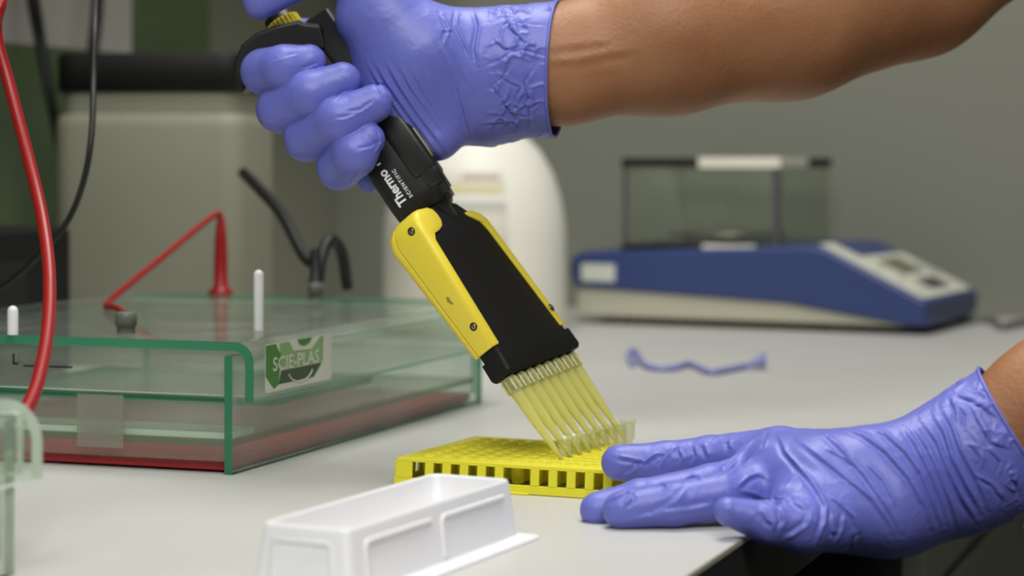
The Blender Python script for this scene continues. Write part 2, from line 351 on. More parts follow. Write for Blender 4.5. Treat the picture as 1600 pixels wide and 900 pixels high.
# plugs and leads on the lid
rp = thing('red_plug', 'red banana plug with its red lead standing at the back of the gel tank lid', 'plug', on_lid(345, 459))
c = on_lid(345, 459); RF = Fr(c, UX, UY, UZ)
MB().lathe(RF, [(.82, 0), (.85, .12), (.6, .35), (.46, .6), (.44, 2.4), (.40, 3.6), (.30, 4.6), (.24, 5.0)], 18).build('shell', 'red_rubber', rp)
top = c+np.array([0, 0, 4.9]); e = on_lid(200, 494, 7.0)
MB().tube(spline([top, top+[-.15, -.3, .35], P(322, 346, c[1]-1.5), P(250, 405, c[1]-7), P(170, 472, c[1]-14), P(182, 481, c[1]-20), e]), .2, 10).build('lead', 'red_rubber', rp)
bp_ = thing('black_plug', 'black plug with looping black lead at the back of the gel tank lid', 'plug', on_lid(493, 452))
c = on_lid(493, 452, 7.0)
MB().lathe(Fr(c, UX, UY, UZ), [(.5, 0), (.5, .5), (.36, .7), (.34, 2.2), (.25, 2.6)], 16).build('shell', 'black_rubber', bp_)
MB().tube(spline([P(380, 270, c[1]+12), P(402, 292, c[1]+9), P(440, 335, c[1]+5), P(475, 400, c[1]+1), c+[0, 0, 1.6]]), .38, 10).build('lead', 'black_rubber', bp_)
MB().tube(spline([c+[.15, .3, .4], P(503, 400, c[1]+1), P(517, 374, c[1]+2), P(534, 395, c[1]+3), P(543, 450, c[1]+4)]), .38, 10).build('lead_loop', 'black_rubber', bp_)

NF = Fr(P(20, 640, 79)*[1, 1, 0], UX, UY, UZ)
ntank, nlid = gel_tank('gel_tank', 'clear acrylic tank lid corner in the lower left foreground', NF.at(0, -24, 0), 22, 24, True)

# ------------------------------------------------------------------ jug
JD = 193.0; jc = P(742, 500, JD)*[1, 1, 0]
jug = thing('plastic_jug', 'tall white plastic jug with domed shoulder and faded label behind the pipette', 'jug', jc)
JF = Fr(jc, (1, 0, 0), (0, 1, 0), (0, 0, 1)); JR = 8.1
jp = [(JR*.93, 0), (JR*.98, .3), (JR, .9), (JR, 8.5), (JR*.985, 10), (JR*.94, 12), (JR*.86, 14), (JR*.72, 16), (JR*.55, 17.4), (JR*.38, 18.2), (2.4, 18.8), (2.3, 19.6)]
MB().lathe(JF, jp, 48).build('body', 'jug_white', jug)
MB().lathe(JF, [(2.7, 19.4), (2.8, 19.6), (2.8, 21.8), (2.6, 22.1)], 32).build('cap', 'white_plastic', jug)
def jug_patch(nm, a0, a1, z0, z1, m, off=.03, parent=jug):
    mb = MB(); na, nzz = 16, 8
    def rad(z):
        for (r0, h0), (r1, h1) in zip(jp, jp[1:]):
            if h0 <= z <= h1: return r0+(r1-r0)*(z-h0)/(h1-h0)
        return jp[0][0]
    vs = [JF((rad(z)+off)*math.cos(a), (rad(z)+off)*math.sin(a), z) for z in np.linspace(z0, z1, nzz) for a in np.radians(np.linspace(a0, a1, na))]
    fs = [(j*na+i, j*na+i+1, (j+1)*na+i+1, (j+1)*na+i) for j in range(nzz-1) for i in range(na-1)]
    return mb.add(vs, fs, 0, True).build(nm, m, parent)
lab = jug_patch('paper_label', 205, 292, 3.0, 14.2, 'label_paper')
for a0, a1, z0, z1, m in ((262, 288, 13.6, 14.0, 'label_red'), (240, 288, 12.4, 13.1, 'label_yellow'), (240, 291, 10.9, 11.7, 'label_grey'), (250, 289, 7.6, 8.6, 'label_grey'), (262, 291, 4.6, 6.2, 'label_grey')):
    jug_patch('label_print', a0, a1, z0, z1, m, .05, lab)

# ------------------------------------------------------------------ balance
BO = P(1450, 525, 188)*[1, 1, 0]; BX, BY = np.array([.899, -.438, 0]), np.array([.438, .899, 0]); BF = Fr(BO-BX*34, BX, BY, UZ)      # x' 0 (back) .. 32.5 (display end), y' 0 .. 16.5
bal = thing('balance', 'blue and cream electronic balance with glass draft shield by the wall', 'balance', BF(16, 8, 0))
BW = 18.0
side = Fr(BF(0, 0, 0), BX, UZ, BY)
MB().prism(side, [(.5, .7), (32.4, .7), (33.4, 1.2), (24, 2.6), (.5, 3.5)], .4, BW-.4).build('base', 'balance_cream', bal, bevel=.25)
MB().prism(side, [(0.3, 3.4), (21, 2.4), (32.0, .75), (33.8, .7), (34, 2.9), (24.6, 7.45), (23.4, 7.6), (1, 6.7), (.1, 6.2), (-.1, 5.0)], 0, BW).build('housing', 'balance_blue', bal, bevel=.45, seg=3)
MB().prism(side, [(23.6, .45), (33.1, .45), (33.7, 1.4), (23.6, 1.4)], .6, BW-.6).build('front_skirt', 'black_matt', bal)
for x in (4, 25.5):
    for y in (2, BW-2): MB().lathe(BF.at(x, y, 0), [(1.2, 0), (1.3, .3), (1.3, .9)], 16).build('foot', 'black_rubber', bal)
MB().box(BF, (1.2, -.03, 4.0), (4.6, .02, 5.6)).build('type_label', 'sticker_white', bal)
sl = nz(BX*9.4-UZ*4.55); sn = nz(np.cross(BY, sl)); sn = sn if sn[2] > 0 else -sn
KF = Fr(BF(24.6, 0, 7.46), sl, BY, sn)                                  # along the slope, across, out
kp = MB().prism(KF, [(-.6, .6), (2.6, .6), (9.7, .6), (9.9, 1.2), (9.9, BW-1.6), (9.5, BW-.8), (2.4, BW-.8), (2.2, 4.6), (-.6, 4.2)], -.05, .1).build('keypad', 'keypad', bal, bevel=.08)
MB().box(KF, (3.2, 6.4, .1), (6.0, 13.4, .16)).build('display', 'lcd', kp)
MB().box(KF, (7.1, 6.6, .1), (8.8, 12.6, .25)).build('key_bar', 'key_dark', kp, bevel=.05)
for k in range(3): MB().box(KF, (3.2+2.1*k, 2.2, .1), (4.6+2.1*k, 4.8, .2)).build('key', 'keypad', kp, bevel=.05)
MB().box(KF, (4.4, 14.4, .1), (6.6, 16.3, .2)).build('key', 'label_grey', kp, bevel=.05)
x0, x1, y0, y1, zb, zt = 5.0, 20.0, 1.2, 16.2, 6.8, 15.1
for lo, hi in (((x0, y0, zb), (x0+.25, y1, zt)), ((x1-.25, y0, zb), (x1, y1, zt)), ((x0, y0, zb), (x1, y0+.25, zt)), ((x0, y1-.25, zb), (x1, y1, zt))):
    MB().box(BF, lo, hi).build('shield_pane', 'shield_glass', bal)
for lo, hi, m in (((x0-.2, y0-.2, zt-.5), (12.4, y0+.4, zt+.3), 'black_matt'), ((12.4, y0-.25, zt-.6), (x1+.25, y0+.4, zt+.35), 'chrome_glint'), ((x1-.4, y0+.4, zt-.5), (x1+.2, y0+8, zt+.3), 'chrome_glint'), ((x1-.4, y0+8, zt-.5), (x1+.2, y1+.2, zt+.3), 'black_matt'),
                  ((x0-.2, y0+.4, zt-.5), (x0+.4, y1+.2, zt+.3), 'black_matt'), ((x0+.4, y1-.4, zt-.5), (x1-.4, y1+.2, zt+.3), 'black_matt')):
    MB().box(BF, lo, hi).build('top_rail', m, bal, bevel=.08)  # pale rail lengths carry a painted lamp reflection
for lo, hi in (((x0-.2, y0-.2, zb-.1), (x1+.2, y0+.4, zb+.6)), ((x0-.2, y1-.4, zb-.1), (x1+.2, y1+.2, zb+.6)), ((x0-.2, y0+.4, zb-.1), (x0+.4, y1-.4, zb+.6)), ((x1-.4, y0+.4, zb-.1), (x1+.2, y1-.4, zb+.6))):
    MB().box(BF, lo, hi).build('bottom_rail', 'black_matt', bal)
MB().box(BF, (x1-.5, y0-.1, zb+.6), (x1+.1, y0+.4, zt-.5)).build('corner_post', 'key_dark', bal)
MB().box(BF, (x0-.1, y0-.1, zb+.6), (x0+.2, y0+.2, zt-.5)).build('corner_post', 'key_dark', bal)
MB().lathe(BF.at(12.5, 8.7, 7.0), [(1.2, 0), (1.2, 1.0), (5.6, 1.05), (5.7, 1.4), (5.6, 1.5), (5.3, 1.35)], 36).build('weighing_pan', 'steel', bal)
MB().box(BF, (12.8, y0-.45, zb-.15), (18, y0-.15, zb+.75)).build('shield_latch', 'chrome_glint', bal, bevel=.15)
cable('power_cable', [BF(32, 16, .3), BF(35.5, 16.5, .3), PZ(1565, 510, .35), PZ(1600, 504, .35), PZ(1680, 500, .35), PZ(1800, 497, .35)], .35, 'grey_plastic', 'grey cable lying along the wall beside the balance')

# ------------------------------------------------------------------ torn glove strip on the bench
tsp = thing('glove_strip', 'thin twisted strip of torn blue glove lying on the bench', 'glove strip', PZ(1080, 580))
pts = [PZ(990, 575), PZ(983, 562), PZ(986, 553), PZ(995, 556), PZ(1004, 572), PZ(1022, 580), PZ(1052, 580), PZ(1078, 574), PZ(1108, 586), PZ(1130, 584), PZ(1165, 577)]
pts = [p+[0, 0, .25] for p in pts]
MB().tube(spline(pts, 5), .24, 8).build('strand', 'glove_thin', tsp)
q = PZ(1163, 578)+[0, 0, .3]
MB().loft([[q+np.array([t*1.5, math.cos(a)*r*.9, math.sin(a)*r*.6+.1*t+max(0, r-.25)*.5]) for a in np.linspace(0, 2*math.pi, 14, endpoint=False)] for t, r in ((0, .22), (.4, .45), (.75, .72), (1.0, .95))], cap=False).build('flared_end', 'glove_thin', tsp)

# ------------------------------------------------------------------ tip rack
RO = P(620, 715, 101); RO = np.array([RO[0], RO[1], 0])
rx = nz((.915, -.405, 0)); ry = nz((.405, .915, 0))
RK = Fr(RO, rx, ry, UZ); RL, RWd, RH = 12.2, 8.6, 1.32
rack = thing('tip_rack', 'bright yellow plastic microtube rack under the pipette tips', 'rack', RK(RL/2, RWd/2, 0))
P9 = .9; mx0, my0 = (RL-12*P9)/2, (RWd-8*P9)/2
tp = MB(); NH = 12; HR = .30
for i in range(12):
    for j in range(8):
        cx, cy = mx0+(i+.5)*P9, my0+(j+.5)*P9; h = P9/2
        sq = []
        for k in range(NH):
            a = 2*math.pi*k/NH+math.pi/NH; c_, s_ = math.cos(a), math.sin(a); q_ = h/max(abs(c_), abs(s_)); sq.append((cx+c_*q_, cy+s_*q_))
        # square outline with corners pulled in to the hole polygon's spokes
        hole = [(cx+HR*math.cos(2*math.pi*k/NH+math.pi/NH), cy+HR*math.sin(2*math.pi*k/NH+math.pi/NH)) for k in range(NH)]
        vs = [RK(x, y, RH) for x, y in sq]+[RK(x, y, RH) for x, y in hole]
        tp.add(vs, [(k, (k+1)%NH, NH+(k+1)%NH, NH+k) for k in range(NH)])
        cor = [(cx+sx*h, cy+sy*h) for sx, sy in ((1, 1), (-1, 1), (-1, -1), (1, -1))]
        for n_, (x, y) in enumerate(cor):
            k0 = n_*3; tp.add([RK(*sq[k0], RH), RK(x, y, RH), RK(*sq[(k0+1)%NH], RH)], [(0, 1, 2)])
for lo, hi in (((0.12, .12), (RL-.12, my0)), ((.12, RWd-my0), (RL-.12, RWd-.12)), ((.12, my0), (mx0, RWd-my0)), ((RL-mx0, my0), (RL-.12, RWd-my0))):
    tp.box(RK, (lo[0], lo[1], RH-.12), (hi[0], hi[1], RH))
tp.build('top_plate', 'rack_yellow', rack, fixn=False)
wb = MB().lathe(Fr((0, 0, 0), rx, ry, UZ), [(.36, 0), (.36, .06), (.30, .06), (.29, 0), (.27, -.9), (.22, -1.0), (.26, -1.0), (.31, -.9), (.34, -.02)], 14, cap=False)
w0 = None
for i in range(12):
    for j in range(8):
        c_ = RK(mx0+(i+.5)*P9, my0+(j+.5)*P9, RH)
        if w0 is None:
            ORIGIN['_z'] = np.zeros(3); w0 = wb.build('well', 'rack_yellow', None, origin=np.zeros(3)); o = w0
        else: o = w0.copy(); COL.objects.link(o)
        o.parent = rack; o.location = Vector((c_-ORIGIN[rack.name])*CM); o.name = 'well'
# side walls: rails + posts; sides lean out a little towards the foot
def rack_side(o, ex, ey, n, L_, marg, gaps=()):
    F = Fr(o, ex, ey, UZ); th = .13; lean = .12
    def slab(x0, x1, z0, z1, nm, e=0.0):
        vs = []
        for z in (z0, z1):
            out = -lean*(1-z/RH)-e
            vs += [F(x0, out, z), F(x1, out, z), F(x1, out+th, z), F(x0, out+th, z)]
        return MB().add(vs, [(3, 2, 1, 0), (4, 5, 6, 7), (0, 1, 5, 4), (1, 2, 6, 5), (2, 3, 7, 6), (3, 0, 4, 7)]).build(nm, 'rack_yellow', rack, bevel=.025)
    slab(-.12, L_+.12, .02, .42, 'bottom_rail'); slab(0, L_, RH-.17, RH, 'top_rail')
    slab(-.08, marg, .42, RH-.17, 'corner_post'); slab(L_-marg, L_+.08, .42, RH-.17, 'corner_post')
    p = (L_-2*marg)/n
    for k in range(1, n):
        if k in gaps: continue
        x = marg+k*p; slab(x-.21, x+.21, .42, RH-.17, 'post', .02)
rack_side(RK(0, 0, 0), rx, ry, 12, RL, mx0+.1, (6,))
rack_side(RK(RL, RWd, 0), -rx, -ry, 12, RL, mx0+.1)
rack_side(RK(0, RWd, 0), -ry, rx, 8, RWd, my0+.1)
rack_side(RK(RL, 0, 0), ry, -rx, 8, RWd, my0+.1)
MB().box(RK, (5.85, -.32, .0), (6.75, -.1, .1)).build('latch_tab', 'rack_yellow', rack, bevel=.03)

# ------------------------------------------------------------------ white reagent trough
t1, t2, t3, t4 = PZ(415, 816, 2.4), PZ(538, 827, 2.4), PZ(790, 750, 2.4), PZ(665, 743, 2.4)
TRF = Fr(((t2+t1)/2)*[1, 1, 0], nz((t2-t1)*[1, 1, 0]), nz(((t3+t4)/2-(t1+t2)/2)*[1, 1, 0]), UZ)
TL, TWd, TH = 13.2, 3.5, 2.4
tr = thing('reagent_trough', 'white plastic reagent trough open at the top in the foreground', 'trough', TRF(0, TL/2, 0))
def tring(gx, gy, z, r=.35): return [TRF(x, y, z) for x, y in rrect(-TWd/2-gx, TWd/2+gx, -gy, TL+gy, r)]
MB().loft([tring(.33, .33, .12), tring(.30, .3, .2), tring(.05, .05, TH-.12), tring(0, 0, TH), tring(-.08, -.08, TH), tring(-.12, -.12, TH-.1), tring(-.28, -.3, .6), tring(-.4, -.45, .42)], cap=False).build('wall', 'white_plastic', tr)
MB().add(tring(-.4, -.45, .42), [list(range(20))]).build('bottom', 'white_plastic', tr, fixn=False)
fl = MB().loft([tring(.3, .3, .22), tring(1.05, .9, .12, .5), tring(1.1, .95, .02, .5), tring(1.0, .85, 0, .5), tring(.3, .3, .08)], cap=False, smooth=False).build('foot_flange', 'white_plastic', tr)
def wall_pt(sidev, t, z):                                # outer wall surface: t along, side +x or -x or front
    g = .30-(.25)*(z-.2)/(TH-.32)
    return TRF(TWd/2+g, t, z) if sidev == 'r' else TRF(-TWd/2-g, t, z) if sidev == 'l' else TRF(t, -g, z)
for y0, y1 in ((1.0, 6.0), (6.9, 12.3)):
    for sgn in (1, -1):
        w_ = 'r' if sgn > 0 else 'l'
        pts = [wall_pt(w_, y0, .35), wall_pt(w_, y0, 1.62), wall_pt(w_, y0+.1, 1.78), wall_pt(w_, y0+.25, 1.82), wall_pt(w_, y1, 1.82)]
        MB().tube(pts, .11, 8).build('raised_rib', 'white_plastic', tr)
MB().tube([wall_pt('f', -1.25, .35), wall_pt('f', -1.25, 1.75), wall_pt('f', -1.15, 1.85), wall_pt('f', 1.0, 1.85), wall_pt('f', 1.15, 1.75), wall_pt('f', 1.2, .35)], .08, 8).build('raised_rib', 'white_plastic', tr)

# ------------------------------------------------------------------ eight-channel pipette
PA = nz((.555, -.21, -.805)); PR = nz((.47, .88, .094)); PR = nz(PR-PA*np.dot(PA, PR)); PN = nz(np.cross(PA, PR))
PO = np.array([1.33, 103.8, 5.16])
HF = Fr(PO, PR, PN, PA)                                  # head frame: r across channels, n out of the broad face, a down the axis
pip = thing('pipette', 'black and yellow eight-channel pipette held over the rack', 'pipette', PO+PA*4.5)
def hsec(a, r0, r1, T0, rad=.2, off=0): return [HF(x, y, a) for x, y in rrect(r0, r1, -T0/2+off, T0/2+off, rad, 4)]
core = MB().loft([hsec(-9.35, -.9, .9, 1.2, .3), hsec(-9.1, -1.5, 1.2, 1.5, .3), hsec(-8.4, -2.9, 1.6, 1.75, .3), hsec(-7.7, -3.3, 2.35, 1.72), hsec(-7.2, -3.3, 2.45, 1.68), hsec(-1.5, -3.35, 3.5, 1.12), hsec(-1.2, -3.35, 3.5, 1.12)], smooth=False)
head = core.build('head', 'black_matt', pip, bevel=.06)
MB().loft([hsec(-1.25, -3.5, 3.75, 1.3), hsec(-.35, -3.62, 3.85, 1.25), hsec(-.2, -3.5, 3.75, 1.05)], smooth=False).build('nose_block', 'black_matt', head, bevel=.08)
# yellow side shells (front and back halves meet at a seam)
def rrect4(x0, x1, y0, y1, r, n=5):                     # r: radii at (x1,y1) (x0,y1) (x0,y0) (x1,y0)
    out = []
    for (cx, sx, cy, sy, a0), q in zip(((x1, -1, y1, -1, 0), (x0, 1, y1, -1, 90), (x0, 1, y0, 1, 180), (x1, -1, y0, 1, 270)), r):
        for k in range(n): a = math.radians(a0+90*k/(n-1)); out.append((cx+sx*q+q*math.cos(a), cy+sy*q+q*math.sin(a)))
    return out
def shell(path, front, nm, flip):
    rings = []
    for a, r0, r1, hi, lo in path:
        seam = lo+(hi-lo)*.24
        y0, y1 = (seam, hi) if front else (lo, seam-.045)
        R = min(.32, (y1-y0)*.8, (r1-r0)*.6); q = min(.08, R)
        rr = [q, R, .015, .015] if front else [.015, .015, R, q]
        if flip: rr = [rr[1], rr[0], rr[3], rr[2]]
        rings.append([HF(x, y, a) for x, y in rrect4(r0, r1, y0, y1, rr)])
    return MB().loft(rings).build(nm, 'yellow_plastic', head)
left = [(-9.2, -2.8, -2.1, .72, -.1), (-9.14, -3.1, -1.85, .88, -.45), (-8.95, -3.35, -1.68, .97, -.85), (-8.65, -3.52, -1.58, .99, -1.1), (-8.3, -3.58, -1.6, .99, -1.22), (-8.02, -3.6, -1.8, .98, -1.25), (-7.85, -3.6, -2.2, .97, -1.25), (-7.75, -3.6, -2.75, .96, -1.24), (-7.4, -3.6, -3.05, .95, -1.2), (-1.75, -3.6, -3.0, .65, -.72), (-1.68, -3.57, -3.03, .62, -.68)]
right = [(-8.62, .9, 1.6, .6, -.3), (-8.5, .8, 1.95, .85, -.6), (-8.2, 1.1, 2.35, .95, -.85), (-7.8, 1.75, 2.6, .98, -.95), (-7.3, 2.0, 2.72, .95, -.95), (-1.6, 3.15, 3.75, .65, -.65), (-1.52, 3.18, 3.72, .62, -.62)]
for pth, fl_ in ((left, False), (right, True)):
    shell(pth, True, 'side_shell', fl_); shell(pth, False, 'side_shell', fl_)
def screw(F):
    o = MB().lathe(F, [(.13, -.02), (.13, .010), (.08, .012)], 14).build('screw', 'steel', head)
    MB().lathe(F, [(.2, -.01), (.2, .008), (.14, .008), (.13, -.02)], 14, cap=False).build('screw_recess', 'near_black', o)
    MB().box(F, (-.1, -.022, .01), (.1, .022, .016)).build('screw_slot', 'near_black', o)
screw(Fr(HF(-3.6, .38, -8.35), PA, PN, -PR)); screw(Fr(HF(-3.605, .30, -2.95), PA, PN, -PR)); screw(Fr(HF(3.2, .71, -2.5), PR, PA, PN))
MB().prism(Fr(HF(-3.605, .0, -4.6), PA, PN, -PR), [(-.25, -.05), (-.05, -.12), (.2, 0), (.22, .1), (0, .06), (-.2, .08)], 0, .005).build('scuff_mark', 'yellow_mark', head)
# tips
tipm = MB().lathe(Fr((0, 0, 0), PR, PN, PA), [(.30, -.25), (.38, -.25), (.38, .45), (.33, .52), (.30, .62), (.24, 2.2), (.15, 3.4), (.055, 4.75), (.03, 4.75), (.12, 3.4), (.21, 2.2), (.26, .62), (.29, .4)], 14, cap=False)
rib = MB()
for k in range(8):
    a = 2*math.pi*k/8; F0 = Fr((0, 0, 0), PR*math.cos(a)+PN*math.sin(a), -PR*math.sin(a)+PN*math.cos(a), PA)
    rib.box(F0, (.36, -.045, -.15), (.42, .045, .45))
t0 = r0_ = None; nzm = MB().lathe(Fr((0, 0, 0), PR, PN, PA), [(.285, -.4), (.285, .2), (.25, .48), (.2, .5)], 12)
for k in range(8):
    c_ = HF(-3.15+.9*k, 0, .12)
    if t0 is None: t0 = o = tipm.build('pipette_tip', 'tip_yellow', None, origin=np.zeros(3)); r0_ = o2 = rib.build('collar_rib', 'tip_yellow', None, origin=np.zeros(3)); n0_ = o3 = nzm.build('nozzle', 'black_plastic', None, origin=np.zeros(3))
    else:
        o, o2, o3 = t0.copy(), r0_.copy(), n0_.copy()
        for x in (o, o2, o3): COL.objects.link(x)
    o.parent = pip; o.location = Vector((c_-ORIGIN[pip.name])*CM); o2.parent = o; o2.location = (0, 0, 0); o3.parent = pip; o3.location = o.location
# handle
HFv = nz(np.array([0, -1.0, 0])-PA*np.dot(PA, (0, -1.0, 0))); HS = nz(np.cross(HFv, PA)); HS = HS if HS[0] > 0 else -HS
HH = Fr(PO, HS, HFv, PA)                                 # s right, f towards the viewer, a down the axis
def xsec(a, s0, s1, f0, f1, rad=.5): return [HH(x, y, a) for x, y in rrect(s0, s1, f0, f1, rad, 6)]
handle = MB().loft([xsec(-20.3, -1.25, 1.2, -1.25, 1.15, .5), xsec(-20.1, -1.5, 1.35, -1.45, 1.3, .55), xsec(-17, -1.62, 1.38, -1.5, 1.38), xsec(-12, -1.65, 1.3, -1.5, 1.42), xsec(-10.2, -1.66, 1.25, -1.45, 1.4), xsec(-9.45, -1.62, 1.1, -1.4, 1.3, .5), xsec(-9.3, -1.5, 1.0, -1.25, 1.15, .5)]).build('handle', 'black_plastic', pip)
MB().loft([xsec(-20.55, .0, 1.2, -1.0, 1.2, .3), xsec(-20.4, -.12, 1.4, -1.2, 1.45, .3), xsec(-11.0, .16, 1.52, -1.2, 1.62, .3), xsec(-10.8, .2, 1.45, -1.1, 1.52, .25)]).build('ejector_arm', 'black_panel', pip)
MB().loft([xsec(-10.9, .45, 1.45, -.9, 1.5, .2), xsec(-10.0, .5, 1.42, -.9, 1.46, .2), xsec(-9.95, .55, 1.35, -.8, 1.38, .2)]).build('ejector_step', 'black_panel', pip)
MB().loft([xsec(-10.0, .7, 1.35, -.5, 1.3, .15), xsec(-9.45, .7, 1.3, -.5, 1.2, .15)]).build('ejector_foot', 'black_plastic', pip)
MB().lathe(HH.at(-.1, 0, 0), [(1.25, -9.75), (1.28, -9.6), (1.28, -9.35), (1.1, -9.3), (1.0, -9.0), (1.0, -8.4)], 28).build('neck_ring', 'black_panel', pip)
hk = [(482, 38), (468, 34), (432, 42), (403, 53), (381, 72), (369, 100), (369, 128), (383, 149), (392, 130), (390, 112), (400, 97), (425, 88), (470, 84), (515, 80), (505, 40)]
hv = [P(x, y, 107.4) for x, y in hk]
ho = np.mean(hv, 0); HKF = Fr(PO, (1, 0, 0), (0, 0, 1), (0, -1, 0))
MB().prism(HKF, [(v[0]-PO[0], v[2]-PO[2]) for v in hv], PO[1]-108.8, PO[1]-106.25).build('finger_hook', 'black_plastic', pip, bevel=.2, seg=3)
bF = HH.at(-1.0, .45, -21.15)
nt_ = 26; gear = []
for z, rr in ((-.30, .84), (-.26, .9), (.24, .9), (.28, .84)):
    gear.append([bF((rr+(.035 if k % 2 else -.035))*math.cos(2*math.pi*k/(2*nt_)), (rr+(.035 if k % 2 else -.035))*math.sin(2*math.pi*k/(2*nt_)), z) for k in range(2*nt_)])
MB().loft(gear, smooth=False).build('dial_ring', 'yellow_plastic', pip)
MB().lathe(bF, [(.5, -.75), (.7, -.7), (.74, -.6), (.74, -.3), (.8, -.28)], 24).build('plunger_button', 'black_plastic', pip)
MB().lathe(bF, [(.8, .28), (.82, .36), (.82, 1.1)], 24).build('dial_base', 'black_plastic', pip)
TX = Fr(HH(-1.0, 1.43, -10.05), -PA, HS*-1, HFv)          # reads up the handle, from the head towards the hand
g = MB(); text_mesh(g, 'Thermo', Fr(HH(-.72, 1.44, -10.05), -PA, -HS, HFv), .66, .01, .016, 0, 1.0, .92); g.build('lettering', 'white_print', handle, fixn=False)
g = MB(); text_mesh(g, 'SCIENTIFIC', Fr(HH(-.34, 1.44, -10.15), -PA, -HS, HFv), .25, .01, .004, 0, 1.35, 1.0); g.build('lettering', 'white_print', handle, fixn=False)
g = MB(); g.box(HH, (-.95, 1.41, -12.45), (-.75, 1.44, -12.37)); g.build('scale_mark', 'white_print', handle)
g = MB(); g.box(HH, (1.46, .9, -13.6), (1.535, 1.3, -11.3)); g.build('colour_strip', 'yellow_plastic', handle)

# ------------------------------------------------------------------ eight-tube strip on the rack
sa, sb = PZ(882, 712, 1.36), PZ(981, 684, 1.36)
sd = nz(sb-sa); sp_ = np.linalg.norm(sb-sa)/7
strip = thing('tube_strip', 'clear eight-tube strip standing in the yellow rack under the pipette tips', 'tube strip', (sa+sb)/2)
tm = MB().lathe(Fr((0, 0, 0), (1, 0, 0), (0, 1, 0), (0, 0, 1)), [(.02, -1.0), (.12, -1.0), (.25, -.1), (.36, 0), (.36, .1), (.34, .16), (.36, .75), (.42, .78), (.42, .88), (.33, .88), (.31, .2), (.2, -.2), (.08, -.9)], 18, cap=False)
tb0 = None
for k in range(8):
    c_ = sa+sd*sp_*k
    if tb0 is None: tb0 = o = tm.build('tube', 'tube_clear', None, origin=np.zeros(3))
    else: o = tb0.copy(); COL.objects.link(o)
    o.parent = strip; o.location = Vector((c_-ORIGIN[strip.name])*CM)
SFm = Fr(sa, sd, nz(np.cross(UZ, sd)), UZ)
MB().box(SFm, (-.3, -.12, .76), (sp_*7+.3, .12, .84)).build('web', 'tube_clear', strip, bevel=.02)

# ------------------------------------------------------------------ person: signed-distance modelling of arms and gloved hands
def smin(a, b, k):
    h = np.clip(.5+.5*(b-a)/k, 0, 1); return b*(1-h)+a*h-k*h*(1-h)
def cone(p, a, b, ra, rb, ax=None, s=1.0):               # rounded cone, optionally flattened along ax by factor s
    if ax is not None:
        m = (np.array(a)+np.array(b))/2; d = p-m; p = m+d+np.outer(d@ax, ax)*(1/s-1)
        f = lambda q: m+(np.array(q)-m)+((np.array(q)-m)@ax)*ax*(1/s-1); a, b = f(a), f(b)
    a = np.array(a); ba = np.array(b)-a; pa = p-a; h = np.clip((pa@ba)/(ba@ba), 0, 1)
    return np.linalg.norm(pa-h[:, None]*ba, axis=1)-(ra+(rb-ra)*h)
def surface_nets(fn, lo, hi, h):
    lo, hi = np.array(lo, float), np.array(hi, float); n = (np.ceil((hi-lo)/(4*h))).astype(int)
    ax = [lo[i]+4*h*(np.arange(n[i])+.375) for i in range(3)]
    g = np.stack(np.meshgrid(*ax, indexing='ij'), -1).reshape(-1, 3); cv = fn(g).reshape(n)
    F = np.repeat(np.repeat(np.repeat(cv, 4, 0), 4, 1), 4, 2).astype(np.float32)
    near = np.argwhere(np.abs(cv) < 4*h*1.9)
    off = np.stack(np.meshgrid(*[np.arange(4)]*3, indexing='ij'), -1).reshape(-1, 3)
    idx = (near[:, None, :]*4+off[None]).reshape(-1, 3)
    F[idx[:, 0], idx[:, 1], idx[:, 2]] = fn(lo+idx*h)
    S = F < 0; c = np.zeros(np.array(F.shape)-1, np.int8)
    for o in off[(off < 2).all(1)]: c += S[o[0]:o[0]+c.shape[0], o[1]:o[1]+c.shape[1], o[2]:o[2]+c.shape[2]]
    cells = np.argwhere((c > 0) & (c < 8)); vid = -np.ones(c.shape, np.int64); vid[tuple(cells.T)] = np.arange(len(cells))
    acc = np.zeros((len(cells), 3)); cnt = np.zeros(len(cells))
    cor = [np.array(o) for o in np.ndindex(2, 2, 2)]
    for i, a in enumerate(cor):
        for b in cor[i+1:]:
            if np.abs(a-b).sum() != 1: continue
            fa = F[tuple((cells+a).T)]; fb = F[tuple((cells+b).T)]; m = (fa < 0) != (fb < 0)
            t = np.where(m, fa/np.where(m, fa-fb, 1), 0)
            acc[m] += (a+(b-a)*t[:, None])[m]; cnt += m
    V = lo+(cells+acc/cnt[:, None])*h; faces = []
    for d in range(3):
        sl0 = [slice(1, -1)]*3; sl0[d] = slice(0, -1); sl1 = list(sl0); sl1[d] = slice(1, None)
        ed = S[tuple(sl0)] != S[tuple(sl1)]; e = np.argwhere(ed); s0 = S[tuple(sl0)][ed]
        base = e.copy(); u, v = (d+1) % 3, (d+2) % 3
        base[:, u] += 1; base[:, v] += 1
        q = []
        for du, dv in ((-1, -1), (0, -1), (0, 0), (-1, 0)):
            w = base.copy(); w[:, u] += du; w[:, v] += dv; q.append(vid[tuple(w.T)])
        q = np.stack(q, 1); q[~s0] = q[~s0][:, ::-1]; faces.append(q[(q >= 0).all(1)])
    return V, np.concatenate(faces)
def vnormals(V, F):
    n = np.zeros_like(V); c = np.cross(V[F[:, 2]]-V[F[:, 0]], V[F[:, 3]]-V[F[:, 1]])
    for k in range(4): np.add.at(n, F[:, k], c)
    return n/np.maximum(np.linalg.norm(n, axis=1), 1e-9)[:, None]
